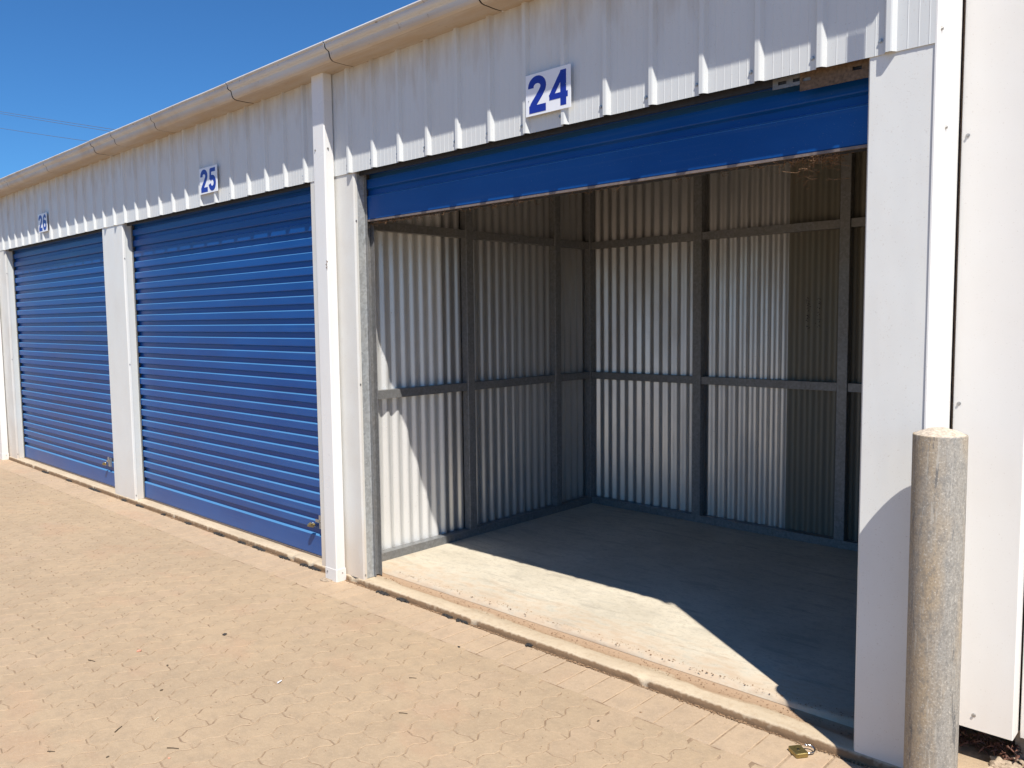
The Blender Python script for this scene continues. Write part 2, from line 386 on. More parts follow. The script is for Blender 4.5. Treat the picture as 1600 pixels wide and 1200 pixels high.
def offset(poly, d):
    n = len(poly); out = []
    for i in range(n):
        p, a, b = Vector(poly[i]), Vector(poly[i-1]), Vector(poly[(i+1) % n])
        e1 = (p-a).normalized(); e2 = (b-p).normalized(); nn = (Vector((-e1.y, e1.x))+Vector((-e2.y, e2.x)))
        nn = nn/max(nn.length, .2); out.append((p.x+nn.x*d, p.y+nn.y*d))
    return out
def paver_geo(poly, gap, bev, depth):
    P0 = offset(poly, gap); P1 = offset(poly, gap+bev); n = len(P0)
    V = [(x, y, -depth) for x, y in P0]+[(x, y, 0) for x, y in P1]
    return V, [(i, (i+1) % n, n+(i+1) % n, n+i) for i in range(n)]+[tuple(range(n, 2*n))]
_o = outline()
def area(p): return sum(p[i][0]*p[(i+1) % len(p)][1]-p[(i+1) % len(p)][0]*p[i][1] for i in range(len(p)))
if area(_o) < 0: _o = _o[::-1]
PG = [paver_geo(_o, gp, bv, .0034) for gp, bv in ((.0012, .0028), (.0018, .0034), (.0008, .0024))]
sb = [(-PW/2, -.11), (PW/2, -.11), (PW/2, .11), (-PW/2, .11)]
SG = [paver_geo(sb, gp, bv, .0045) for gp, bv in ((.0026, .0055), (.0036, .0065), (.0018, .0045))]
def gmesh(name, G, mm='paver'):
    me = bpy.data.meshes.new(name); me.from_pydata(G[0], [], G[1]); me.materials.append(M[mm]); return me
PM = [gmesh('paver', G) for G in PG]; SM = [gmesh('edging_brick', G, 'edging') for G in SG]
def inview(x, y, mx=30):
    d = Vector((x, y, 0))-Vector(CAM); z = d.dot(_f)
    if z < .1: return None
    px = 800+FOC*d.dot(_r)/z; py = 600-FOC*d.dot(_u)/z
    return z if (-mx < px < 1600+mx and -mx < py < 1200+mx) else None
cells = []
nx0, nx1 = int(-15/PW), int(3.2/PW)
for i in range(nx0, nx1):
    for j in range(0, 30):
        x = (i+.5)*PW; y = -.235-.003-PL/2-j*PL+(PL/2 if i % 2 else 0)*1.0-PL/4
        cells.append((x, y))
rp = random.Random(5)
def settle(x, y):
    z = noise.noise(Vector((x*1.1, y*1.1, 0)))*.004+noise.noise(Vector((x*6, y*6, 4)))*.0011
    return min(max(z*.3, -.0009), .0012), rp.uniform(-.0045, .0045), rp.uniform(-.0045, .0045), rp.uniform(-.006, .006)
vis = sorted([(inview(x, y), x, y) for x, y in cells if inview(x, y) and y < -.34])
near = set((x, y) for _, x, y in vis[:300])
rest = MB()
for x, y in cells:
    if y > -.34:  # half stones against the soldier course are cut short by it
        if y > -.235-PL/4: continue
    z, a, b, c = settle(x, y); k = rp.randrange(3)
    if (x, y) in near:
        o = bpy.data.objects.new('paver', PM[k]); COL.objects.link(o); o.parent = paving
        o.location = (x, y, z); o.rotation_euler = (a*.5, b*.5, c)
    else:
        m3 = Matrix.Translation((x, y, z)) @ Matrix.Rotation(c, 4, 'Z') @ Matrix.Rotation(a*.5, 4, 'X') @ Matrix.Rotation(b*.5, 4, 'Y')
        rest.add([m3 @ Vector(v) for v in PG[k][0]], PG[k][1])
tag(rest.build('distant_pavers', M['paver'], paving), kind='stuff')
# cut stones between field and soldier course
cut = MB()
ib = 0
for i in range(nx0, nx1):
    if i % 2 == 0:
        x = (i+.5)*PW; x0, x1 = x-PW/2+.004, x+PW/2+.004
        cut.add([(x0, -.2385-.058, .0), (x1-.003, -.2385-.058, .0), (x1-.003, -.2425, .0), (x0, -.2425, .0),
                 (x0-.002, -.2385-.061, -.004), (x1, -.2385-.061, -.004), (x1, -.2395, -.004), (x0-.002, -.2395, -.004)],
                [(0, 1, 2, 3), (4, 5, 1, 0), (5, 6, 2, 1), (6, 7, 3, 2), (7, 4, 0, 3)])
tag(cut.build('cut_pavers', M['paver'], paving), kind='stuff')
x = -12.0
while x < 3.2:
    o = bpy.data.objects.new('edging_brick', SM[rp.randrange(3)]); COL.objects.link(o); o.parent = paving
    z = noise.noise(Vector((x*2, 3, 0)))*.0015
    o.location = (x, -.1245+rp.uniform(-.0015, .0015), .0008+z*.5); o.rotation_euler = (rp.uniform(-.004, .004), rp.uniform(-.008, .008), rp.uniform(-.008, .008))
    x += PW*rp.uniform(.992, 1.012)
# paving continues beyond the end of the building, up to the recessed wall
extra = MB()
for i in range(26):
    for j in range(3):
        xx = XE+.1+i*PW; yy = .115+j*.118
        if yy > .27: continue
        z, a, b, c = settle(xx, yy)
        m3 = Matrix.Translation((xx, yy, .0)) @ Matrix.Rotation(c+math.pi/2*(j % 2 == 5), 4, 'Z')
        extra.add([m3 @ Vector((v[0], v[1]*.53, v[2])) for v in SG[0][0]], SG[0][1])
tag(extra.build('pavers_by_recess', M['paver'], paving), kind='stuff')

# crumbs, grit and sealant
gr = MB()
for k in range(1500):
    x = rp.uniform(-8, 1.2); y = -.02-abs(rp.gauss(0, 1.3))
    if y < -4: continue
    s_ = rp.uniform(.0008, .0022)*(1+.15*abs(x)); gr.lump((x, y, s_*.4), s_, 1, 1, .6, k)
for k in range(900):
    x = rp.uniform(-9, .15); y = -.006+rp.gauss(0, .010); s_ = rp.uniform(.001, .0038); gr.lump((x, y, .001), s_, 1.3, 1, .6, k)
for k in range(1500):
    x = rp.uniform(-2.7, 0); y = rp.uniform(.075, .20)+rp.gauss(0, .015); s_ = rp.uniform(.0006, .0018)+.003*rp.random()**6; gr.lump((x, y, .029 if y < .16 else .055), s_, 1.3, 1, .6, k)
tag(gr.build('grit', M['dirt'], None), kind='stuff')
se = MB()
def sealant(x0, x1, dens=1.):
    n = max(2, int((x1-x0)/.006*dens))
    for k in range(n):
        x = x0+(x1-x0)*k/(n-1)+rp.uniform(-.003, .003); env = math.sin(math.pi*min(1, max(0, (k+.5)/n)))**.5
        se.lump((x, -.0135+rp.gauss(0, .002), .003+.005*env*rp.random()), .004+.0085*env*rp.uniform(.3, 1.15), 1.8, .75, .8, rp.randrange(9999))
for a_, b_ in ((-2.42, -2.33), (-2.05, -1.985), (-1.95, -1.87), (-1.47, -1.45), (-3.62, -3.50), (-3.36, -3.30), (-4.15, -4.06), (-4.5, -4.35), (-4.95, -4.86), (-5.35, -5.30), (-6.15, -6.05), (-6.9, -6.62), (-7.5, -7.35), (-8.2, -8.0), (-2.6, -2.5), (-5.85, -5.7), (-3.95, -3.8), (-3.28, -3.16)):
    sealant(a_, b_)
tag(se.build('joint_sealant', M['rubber'], None), kind='stuff')
soil = MB()
for k in range(2600):
    x = rp.uniform(-9, .15); y = -.012+rp.gauss(0, .004); s_ = rp.uniform(.002, .0055)*(.6+.8*max(0, noise.noise(Vector((x*3, 0, 0)))+.3))
    soil.lump((x, y, .0005+.003*rp.random()), s_, 1.6, .8, .6, k)
tag(soil.build('soil_line', M['dirt'], None), kind='stuff')

# ------------------------------------------------------------------ storage building
bld = empty('storage_building', 'long low white steel storage shed with blue roller doors and one open bay', 'building')
RIBX = [.052-RIB*k for k in range(-1, 59)]
def fascia_profile(x0, x1):
    """plan profile (x, y) of the ribbed cladding from x0 to x1"""
    P = [(x0, 0.)]
    for rx in sorted(RIBX):
        if rx+.034 < x0 or rx > x1: continue
        for dx, y in ((0, 0), (.005, -.0165), (.008, -.018), (.021, -.018), (.025, -.0165), (.035, 0)):
            if x0 < rx+dx < x1: P.append((rx+dx, y))
        for c in (.066, .098, .128, .158, .188):
            for dx, y in ((-.0022, 0), (-.0008, -.0008), (.0008, -.0008), (.0022, 0)):
                if x0 < rx+c+dx < x1: P.append((rx+c+dx, y))
    P.append((x1, 0.)); return P
sheet_edges = [XE]; q = .052-RIB*6+.004
while q > XL: sheet_edges.append(q); q -= RIB*4
sheet_edges.append(XL)
for i in range(len(sheet_edges)-1):
    x1, x0 = sheet_edges[i], sheet_edges[i+1]
    off = .0 if i % 2 else -.0012
    P = [(x, y+off) for x, y in fascia_profile(x0+(0 if i == len(sheet_edges)-2 else -.004), x1)]
    b = MB().strip(P, FH+(rp.uniform(-.0015, .0015)), 3.0, 'z', 6)
    f = b.build('fascia_sheet', M['fascia'], bld)
    for rx in RIBX:
        if x0 < rx-.012 < x1-.003:
            screw(rx-.013+rp.uniform(-.002, .002), off, 2.352+rp.uniform(-.004, .004), f, s=1.05)
# fascia backing girt (steel angle behind cladding, recess shade put into its dark colour) and closing soffit
MB().box(XL, XE-.004, .042, .056, 2.300, 2.42).build('header_beam', M['shadesteel'], bld)

# gutter in lapped sections
gp = [(-.0015, 2.950), (-.0015, 2.868), (-.050, 2.8655), (-.120, 2.8655), (-.136, 2.868), (-.147, 2.876), (-.153, 2.888), (-.156, 2.902), (-.1575, 2.910), (-.163, 2.9155), (-.172, 2.9185), (-.179, 2.924), (-.1825, 2.933), (-.1835, 2.946), (-.190, 2.9475), (-.1925, 2.952), (-.190, 2.9575), (-.180, 2.958), (-.178, 2.952)]
seams = [.285, -1.585, -2.70, -3.74, -4.84, -5.56, -5.97, -7.10, -8.26, -9.6, XL]
for i in range(len(seams)-1):
    x1, x0 = seams[i]-(.0 if i == 0 else .010), seams[i+1]+.0
    s_ = 1.0; sag = (i % 3-1)*.0008
    P = [(y*s_, z+sag-(s_-1)*.05) for y, z in gp]
    b = MB().strip(P, x0, x1, 'x', 4)
    V = [(x, y+noise.noise(Vector((x*2.1, 0, 0)))*.0025, z+noise.noise(Vector((x*1.7, 5, 0)))*.002) for x, y, z in b.V]
    go = mk('gutter_section', V, b.F, M['gutter'], bld)
    md = go.modifiers.new('th', 'SOLIDIFY'); md.thickness = .0012
    if i > 0:   # black strip in the open joint, painting in the shade inside the gutter
        P2 = [(y*.975, z+.003) for y, z in gp[1:14]]
        MB().strip(P2, seams[i]-.03, seams[i]+.03, 'x', 1).build('joint_shade_strip', M['rubber'], go)
    if i == 0:
        mk('end_cap', [(XE+.085, y, z) for y, z in gp[:14]], [tuple(range(14))], M['gutter'], go)
        MB().box(XE+.035, XE+.088, -.196, -.193, 2.775, 2.95).build('stop_flap', M['gutter'], go)
# rust nicks on the lip
nk = MB()
for k in range(70):
    x = rp.choice([-2.0, -2.05, -2.72, -3.9, -4.4, -5.1, -6.3, -7.4, -8.0, -7.8, -2.35])+rp.gauss(0, .09)
    nk.lump((x, -.1868, 2.952+rp.gauss(0, .003)), rp.uniform(.002, .005), 2.2, .25, .5, k)
tag(nk.build('rust_flakes', M['rust'], bld), kind='stuff')

# roof sheet
P = []
k = 0; x = XL
while x < XE+.02:
    P += [(x, 0), (x+.03, 0), (x+.045, .025), (x+.075, .025), (x+.09, 0)]; x += .19
b = MB()
b.strip([(a, c) for a, c in P], 0, 1, 'y', 1)
V = [(x, -.03+y*2.55, 2.985+z+y*.22) for x, y, z in b.V]
mk('roof', V, b.F, M['roof'], bld)
# side walls that close the shed
b = MB(); b.add([(XE-.012, .01, .03), (XE-.012, 2.45, .03), (XE-.012, 2.45, 3.2), (XE-.012, .01, 2.99)], [(0, 1, 2, 3)])
b.build('end_wall_sheet', M['zinc'], bld); b = MB()
b.add([(XL, .01, .03), (XL, 2.45, .03), (XL, 2.45, 3.2), (XL, .01, 2.99)], [(0, 1, 2, 3)])
b.build('end_wall_sheet', M['zinc'], bld)

# pillars: folded cladding with a bright 45 degree lip at the opening edge
PITCH_ = 3.167
def pillar(x0, x1, mat, right_return=True, left_return=True, rmat=None, zb=.032, label=None):
    c = .011
    P = [(x0, .055)] if left_return else [(x0, .0)]
    if left_return: P += [(x0, c*.8), (x0+c*.6, 0)]
    w_ = x1-x0
    P += [(x0+w_*.33, 0), (x0+w_*.66, 0)]
    if right_return: P += [(x1-c, 0), (x1, c*.55), (x1, .020)]
    else: P += [(x1, 0)]
    b = MB().strip(P, zb, FH+.03 if True else FH, 'z', 8)
    V = [(x, y+(noise.noise(Vector((x*2, z*1.4, 0)))*.0018 if y < .001 else 0), z) for x, y, z in b.V]
    V = [(x, y+.003, z) for x, y, z in V]
    o = mk('pillar_cladding', V, b.F, mat, bld)
    if label: o['label'] = label
    return o
def jamb(x, side, mat):
    # return of the opening: C-section, side=+1 faces +x
    s_ = side
    b = MB()
    b.prism([(x-.0035*s_, .022), (x-.0035*s_, .074), (x-.05*s_, .074), (x-.05*s_, .022)][::s_], .036, FH+.03, 'z')
    j = b.build('door_jamb', mat, bld)
    return j
def guide(x, side):
    # dark roller door track behind the jamb, opening towards the door
    s_ = side; b = MB(); z0, z1 = .037, FH+.05
    for y0, y1 in ((.0755, .0785), (.1185, .1215)): b.box(min(x-.02*s_, x+.012*s_), max(x-.02*s_, x+.012*s_), y0, y1, z0, z1)
    b.box(min(x-.022*s_, x-.0205*s_), max(x-.022*s_, x-.0205*s_), .0755, .1215, z0, z1)
    return b.build('door_guide', M['frame'], bld)
p_end = pillar(0, XE-.003, M['white'], right_return=False, label='smooth white end pillar cladding shadowed by the bollard')
pil = [p_end]
for k in range(1, 4):
    x1 = -2.737-PITCH_*(k-1); x0 = x1-.43
    if k == 1: x0 = -3.167
    rm = M['jamb'] if k == 1 else M['jambwhite']
    o = pillar(x0, x1, M['cream'] if k != 2 else M['white']); pil.append(o)
    jamb(x1, 1, rm); jamb(x0, -1, M['jambwhite']); guide(x1, 1); guide(x0, -1)
    for z in (.075, 1.15, 2.05): screw(x1+.0005, .011, z+rp.uniform(-.02, .02), o, 'x', .7)
jamb(0, -1, M['jamb']); guide(0, -1)
# wide end pillar at the very left to close the run
o = pillar(-12.4, -12.24, M['white'], True); jamb(-12.24, 1, M['jambwhite'])
# corner flashing with its return to the recess
b = MB(); b.strip([(XE-.0035, -.0015), (XE+.0015, -.0015), (XE+.0045, .004), (XE+.0045, .239), (XE-.02, .2395)], .03, 3.0, 'z', 6)
cf = b.build('corner_flashing', M['pipe'], bld)
for z in (1.0, 2.08, 2.36): screw(XE+.0045, .03+.07*(z != 2.36), z, cf, 'x', .9)

# roller doors ------------------------------------------------------------
DY = .100
def door_profile(zbot, ztop, raised=False):
    """(y, z) path from bottom to top: flat bottom panel, then rolled ribs"""
    pts = []; PR = .0872; d = .0175
    s = 0.0
    pts.append((DY+.004-d, 0)); pts.append((DY-d, .004)); pts.append((DY-d, .124)); pts.append((DY-d+.0015, .1265))
    pts += [(DY-.003, .134), (DY, .136)]
    k = 0; L = ztop-zbot
    z = .136
    while z < L-.02:
        # recess, then the proud flat with a small top chamfer
        pts += [(DY+.001, z+.0270), (DY-.0005, z+.0285), (DY-d+.002, z+.0350), (DY-d+.0004, z+.0365), (DY-d, z+.0390), (DY-d, z+.0795), (DY-d+.001, z+.0810), (DY-.002, z+.0860), (DY, z+PR)]
        z += PR
    out = []
    zc = 2.245; rad = .17
    for y, s in pts:
        zz = zbot+s
        if raised and zz > zc:
            a = (zz-zc)/rad
            if a > 2.2: break
            rr = rad+(DY-y)
            out.append((DY+rad-rr*math.cos(a), zc+rr*math.sin(a)))
        else:
            if zz > ztop: break
            out.append((y, zz))
    return out
def roller_door(x0, x1, zbot, raised, label):
    P = door_profile(zbot, 2.46, raised)
    b = MB().strip(P, x0-.006, x1+.006, 'x', 10)
    V = [(x, y+noise.noise(Vector((x*.9, z*2.2, 2)))*.0012, z+noise.noise(Vector((x*.8, z*5, 9)))*.0008) for x, y, z in b.V]
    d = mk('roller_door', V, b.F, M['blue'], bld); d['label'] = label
    r = MB(); r.box(x0-.003, x1+.003, DY-.019, DY+.012, zbot-.010, zbot-.0005, .003)
    r.build('bottom_rail', M['rail'], d)
    r = MB(); r.box(x0, x1, DY-.006, DY+.006, zbot-.017, zbot-.0103); r.build('weather_strip', M['rubber'], d)
    return d
d24 = roller_door(-2.737, 0, 2.062, True, 'raised blue roller door above the open bay')
d25 = roller_door(-5.904, -3.167, .046, False, 'closed blue roller door of bay 25')
d26 = roller_door(-9.071, -6.334, .046, False, 'closed blue roller door of bay 26')
d27 = roller_door(-12.238, -9.501, .046, False, None) if False else None
# plain closed panel where the next bay runs out of the picture
roller_door(-12.238, -9.501, .046, False, 'closed blue roller door at the far end')
# latches
def latch(x, parent):
    b = MB()
    b.box(x-.045, x-.004, DY-.033, DY-.0135, .226, .300, .002)
    o = b.build('latch', M['galv'], parent)
    MB().box(x-.085, x-.045, DY-.034, DY-.028, .262, .280).build('latch_bolt', M['steel'], parent)
    b = MB(); b.box(x-.038, x-.012, DY-.041, DY-.0335, .283, .312, .002); b.build('latch_plate', M['steel'], parent)
    return o
latch(-3.232, d25); latch(-6.585, d26)
# slotted fixing plates above the open door
def slotted(x0, x1, z0, z1, slots, y, mat, sh=.006):
    b = MB(); t = .003; zc = (z0+z1)/2
    b.box(x0, x1, y, y+t, zc+sh, z1); b.box(x0, x1, y, y+t, z0, zc-sh)
    xs = [x0]
    for a, c in slots: xs += [a, c]
    xs.append(x1)
    for i in range(0, len(xs), 2): b.box(xs[i], xs[i+1], y+.0002, y+t-.0002, zc-sh, zc+sh)
    return b.build('slotted_bracket', mat, bld)
slotted(-.335, -.19, 2.286, 2.322, [(-.315, -.285), (-.262, -.238)], .036, M['frame'])
slotted(-.235, -.006, 2.262, 2.335, [(-.225, -.198), (-.06, -.03)], .031, M['rust'])
# curtain roll drum in the dark above the opening
b = MB(); b.tube([(-2.70, DY+.17, 2.40), (-.03, DY+.17, 2.40)], .12, 16); b.build('roller_drum', M['frame'], bld)
# cobwebs and straw along the raised bottom rail
wb = MB()
for k in range(420):
    u = rp.random()
    x = rp.choice([-2.72+abs(rp.gauss(0, .25)), -1.9+rp.gauss(0, .45), rp.uniform(-2.7, -.05), -.12-abs(rp.gauss(0, .12)), -.12-abs(rp.gauss(0, .12))])
    x = min(-.02, max(-2.72, x)); y = DY+rp.uniform(-.015, .02); z = 2.050
    L = abs(rp.gauss(0, .012))+.003; dx = rp.gauss(0, .018)
    p0 = Vector((x, y, z)); p2 = Vector((x+dx, y+rp.gauss(0, .008), z-L*(.3 if rp.random() < .6 else 1))); p1 = (p0+p2)/2+Vector((rp.gauss(0, .005), 0, -L*.6))
    wb.tube([p0, p1, p2], .0006+.0005*rp.random(), 4, False)
for k in range(46):
    x = -.13-abs(rp.gauss(0, .10)); z = 2.045-abs(rp.gauss(0, .03)); p = Vector((x, DY+rp.uniform(-.01, .05), z))
    wb.tube([p, p+Vector((rp.gauss(0, .015), 0, rp.gauss(0, .006))), p+Vector((rp.gauss(0, .03), rp.gauss(0, .01), rp.gauss(0, .01)))], .0007, 4, False)
tag(wb.build('cobweb_fringe', M['web'], d24), kind='stuff')

# downpipes
def downpipe(xr, label=None):
    x0, x1 = xr-.113, xr
    P = [(x0+.006, -.068), (x1-.006, -.068), (x1, -.062), (x1, -.010), (x1-.006, -.004), (x0+.006, -.004), (x0, -.010), (x0, -.062)]
    b = MB().prism(P, .0, 2.868, 'z'); d = b.build('downpipe', M['pipe'], bld)
    if label: d['label'] = label
    e = .0025
    P2 = [(x0+.006-e, -.068-e), (x1-.006+e, -.068-e), (x1+e, -.062-e), (x1+e, -.005), (x0-e, -.005), (x0-e, -.062-e)]
    MB().prism(P2, .0, .072, 'z').build('pipe_shoe', M['pipe'], d)
    for z in (2.46, .05): screw(x0+.025, -.068-(e if z < 1 else 0), z, d, s=.9)
    screw(x1, -.045, 2.46, d, 'x', .9); screw(x1+.001, -.03, .05, d, 'x', .8)
    if xr > -4:
        b = MB()
        for k in range(14): b.lump((x1-.008+rp.gauss(0, .004), -.068, 1.815+rp.gauss(0, .016)), rp.uniform(.002, .0045), 1, .15, 1.4, k)
        tag(b.build('chipped_paint', M['rust'], d), kind='stuff')
        b = MB(); b.prism([(x0+.03+.045*math.cos(t*math.pi/10), -.085+.03*math.sin(t*math.pi/10)) for t in range(20)], -.003, .006, 'z')
        b.build('concrete_dab', M['rubble'], d)
    return d
downpipe(-2.905, 'white rectangular downpipe beside the open bay')
downpipe(-2.905-2*PITCH_-.10, 'white rectangular downpipe at the left edge')

# ------------------------------------------------------------------ inside the open bay
CP = .0762; CA = .0095
def corr(name, along, fixed, a0, n, z0, z1, mat, face, shift=0., phase=0.):
    """corrugated sheet; along 'x' or 'y'; face = sign of the normal"""
    seg = 8; P = []
    for i in range(int(n*seg)+1):
        t = i/seg; off = CA*math.cos(2*math.pi*(t+phase))+shift
        P.append((a0+t*CP, fixed+off*face) if along == 'x' else (fixed+off*face, a0+t*CP))
    b = MB().strip(P, z0, z1, 'z', 7)
    V = []
    for x, y, z in b.V:
        j = noise.noise(Vector((x*1.3+y, z*.9, 3)))*.0022
        V.append((x, y+j, z) if along == 'x' else (x+j, y, z))
    o = mk(name, V, b.F, mat, bld, smooth=True); return o
XW, YB = -2.952, 2.372
for i in range(3):
    n_ = 10.5; s0 = .055+i*10*CP
    corr('wall_sheet', 'y', XW, s0, n_ if i < 2 else (YB+.03-s0)/CP, .05, 3.0, M['zinc'] if i == 0 else M['zincshade'], 1, .001*(i % 2), 0)
ed = [XW-.02, XW-.02+8*CP, XW-.02+16*CP, -1.315, -.55, .19]
for i in range(4):
    a0 = XW-.012+i*10*CP*1.0; n_ = 10.6
    m_ = M['zincshade'] if i < 2 else M['zincdark']
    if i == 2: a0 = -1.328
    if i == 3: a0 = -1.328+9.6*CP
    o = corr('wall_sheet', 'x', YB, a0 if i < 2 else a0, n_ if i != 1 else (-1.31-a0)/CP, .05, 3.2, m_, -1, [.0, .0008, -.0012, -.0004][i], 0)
    if i == 2: o['label'] = 'darker khaki corrugated sheet on the back wall'
# right wall of the bay
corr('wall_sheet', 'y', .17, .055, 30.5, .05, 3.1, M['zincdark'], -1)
# partition walls between the closed bays keep them dark
b = MB()
for k in (1, 2): b.box(XW-PITCH_*k-.01, XW-PITCH_*k+.01, .06, 2.42, .05, 3.1)
b.box(XL, XW-.03, 2.40, 2.41, .05, 3.15); b.build('partition', M['zinc'], bld)
# frame: studs (verticals), girts (horizontals), base channels
def csec(name, x0, x1, y0, y1, z0, z1, c=.003):
    b = MB(); b.box(x0, x1, y0, y1, z0, z1, c if z1-z0 > .5 else 0); return b.build(name, M['frame'], bld)
XI = XW+.0095        # inner crest of left sheet
for y0, y1 in ((.060, .125), (.985, 1.050), (1.880, 1.945)): csec('wall_stud', XI+.001, XI+.056, y0, y1, .106, 3.0)
csec('wall_stud', XI+.001, XI+.052, YB-.075, YB-.012, .106, 3.0)
for x0, x1 in ((-1.996, -1.930), (-.985, -.920), (.085, .15)): csec('wall_stud', x0, x1, YB-.066, YB-.0105, .106, 3.0)
def pieces(a, b_, cuts):
    p = a
    for c0, c1 in cuts:
        if c0 > p: yield p, c0
        p = c1
    if b_ > p: yield p, b_
for z0, z1 in ((1.036, 1.088), (2.034, 2.086)):
    for a, b_ in pieces(.1255, YB-.076, ((.9845, 1.0505), (1.8795, 1.9455))): csec('wall_girt', XI+.002, XI+.046, a, b_, z0, z1)
    for a, b_ in pieces(XI+.053, .15, ((-1.9965, -1.9295), (-.9855, -.9195), (.0845, .15))): csec('wall_girt', a, b_, YB-.056, YB-.0115, z0, z1)
csec('base_channel', XI+.0005, XI+.058, .058, YB-.0105, .0555, .1055)
csec('base_channel', XI+.0585, .15, YB-.068, YB-.0107, .0555, .1055)
# small spot of stencilled print on the dark sheet: unreadable specks
b = MB()
for k in range(60):
    x = rp.choice([-1.20, -1.13])+rp.gauss(0, .006); z = rp.uniform(1.42, 1.62)
    b.box(x, x+.006, YB-.0125, YB-.012, z, z+.004)
tag(b.build('stencil_specks', M['rubber'], bld), kind='stuff')

# ------------------------------------------------------------------ recessed wall to the right
ew = empty('recessed_wall', 'smooth white wall panel set back behind the bollard, right of the end pillar', 'wall', (0, 0, 0))
YR = .250
b = MB(); P = [(.2105, YR+.03), (.2105, YR+.002), (.2125, YR), (.28, YR), (.35, YR), (.4155, YR), (.4175, YR+.002), (.4175, YR+.075)]
b.strip(P, .118, 3.2, 'z', 12)
V = [(x, y+(noise.noise(Vector((x*3, z*1.3, 5)))*.002 if y < YR+.0001 else 0), z) for x, y, z in b.V]
pn = mk('wall_panel', V, b.F, M['endwhite'], ew)
screw(.229, YR, 2.075, pn, s=.85); screw(.222+.006, YR, 1.208, pn, s=.85); screw(.303, YR, .166, pn, s=.9)
b = MB(); b.strip([(.424, YR+.10), (.424, YR+.072), (.426, YR+.07), (.9, YR+.07), (1.5, YR+.07), (3.4, YR+.07)], .105, 3.2, 'z', 6)
b.build('wall_panel', M['endwhite'], ew)
b = MB(); b.box(XE+.006, 3.4, YR+.42, YR+.44, -.05, 3.2); b.box(XE+.0062, .23, YR+.035, YR+.40, .16, 3.15); b.build('wall_backing', M['rust'], ew)
b = MB(); b.box(XE+.004, 3.4, YR+.0, YR+.45, 3.2, 3.24); b.build('wall_capping', M['endwhite'], ew)
b = MB(); b.box(.4, 3.4, YR+.13, YR+.30, -.02, .10); b.box(.2, .4, YR+.26, YR+.36, -.02, .09); b.build('footing', M['rubble'], ew)
# rubble and leaf litter under it
MB().box(.2047, .2104, YR+.006, YR+.03, .13, 3.15).build('joint_seal_strip', M['rust'], ew)
rb = MB()
for k in range(60):
    x = rp.uniform(.40, .62); y = rp.uniform(YR-.02, YR+.12); s_ = rp.uniform(.004, .017)
    rb.lump((x, y, .005+rp.uniform(0, .05)*(x-.38)*4), s_, 1.4, 1, .6, k)
for k in range(26): rb.lump((rp.uniform(.36, .42), rp.uniform(YR-.03, YR+.06), .008), rp.uniform(.006, .02), 1.4, 1, .8, k+99)
tag(rb.build('concrete_rubble', M['rubble'], None), kind='stuff')
lf = MB()
for k in range(150):
    c = Vector((rp.uniform(.22, .42), YR+.07+abs(rp.gauss(0, .06)), rp.uniform(.004, .06))); a = rp.uniform(0, 6.28); L = rp.uniform(.008, .026); wd = L*.22
    d = Vector((math.cos(a), math.sin(a), rp.uniform(-.4, .4))); s_ = Vector((-math.sin(a), math.cos(a), rp.uniform(-.3, .3)))
    m_ = Vector((0, 0, rp.uniform(.002, .01)))
    lf.add([c-d*L, c-s_*wd+m_, c+d*L, c+s_*wd+m_, c+m_*1.6], [(0, 1, 4), (1, 2, 4), (2, 3, 4), (3, 0, 4)])
tag(lf.build('leaf_litter', M['leaf'], None), kind='stuff')

# ------------------------------------------------------------------ bollard
bo = empty('bollard', 'scuffed round steel bollard with sandy concrete top in front of the white end pillar', 'bollard', (.279, -.132, 0))
b = MB(); seg = 48; rad = .0725
prof = [(rad, -.01), (rad, 1.150), (rad-.001, 1.153), (rad-.004, 1.153), (rad-.0045, 1.146)]
for r_, z in prof:
    for k in range(seg): a = 2*math.pi*k/seg; b.V.append((r_*math.cos(a), r_*math.sin(a), z))
for i in range(len(prof)-1):
    for k in range(seg): b.F.append((i*seg+k, i*seg+(k+1) % seg, (i+1)*seg+(k+1) % seg, (i+1)*seg+k))
b.build('pipe', M['bollard'], bo, True)
b = MB(); rings = 9
for i in range(rings):
    r_ = (rad-.0046)*(1-i/rings)
    for k in range(seg):
        a = 2*math.pi*k/seg; h = .022*(1-(r_/rad)**2)+noise.noise(Vector((r_*math.cos(a)*60, r_*math.sin(a)*60, 0)))*.0022*(i > 0)
        b.V.append((r_*math.cos(a), r_*math.sin(a), 1.150+h))
b.V.append((0, 0, 1.173))
for i in range(rings-1):
    for k in range(seg): b.F.append((i*seg+k, i*seg+(k+1) % seg, (i+1)*seg+(k+1) % seg, (i+1)*seg+k))
for k in range(seg): b.F.append(((rings-1)*seg+k, (rings-1)*seg+(k+1) % seg, rings*seg))
b.build('concrete_cap', M['cap'], bo, True)

# ------------------------------------------------------------------ number signs
def text_mesh(s, size):
    cu = bpy.data.curves.new('digit', 'FONT'); cu.body = s; cu.size = size; cu.offset = size*.022; cu.extrude = .0002
    cu.resolution_u = 6
    o = bpy.data.objects.new('t', cu); COL.objects.link(o)
    dg = bpy.context.evaluated_depsgraph_get(); me = bpy.data.meshes.new_from_object(o.evaluated_get(dg))
    bpy.data.objects.remove(o); return me
def stroke(pts, w, cap=True):
    """thick polyline outline as quads strip; pts list of (u,v)"""
    n = len(pts); L = []; Rr = []
    for i in range(n):
        a = Vector(pts[max(i-1, 0)]); b = Vector(pts[min(i+1, n-1)]); t = (b-a).normalized(); nn = Vector((-t.y, t.x)); p = Vector(pts[i])
        if 0 < i < n-1:
            t1 = (p-a).normalized(); t2 = (b-p).normalized(); c = max(.5, ((t1+t2)/2).length)
        else: c = 1
        L.append(p+nn*w/2/c); Rr.append(p-nn*w/2/c)
    return L, Rr
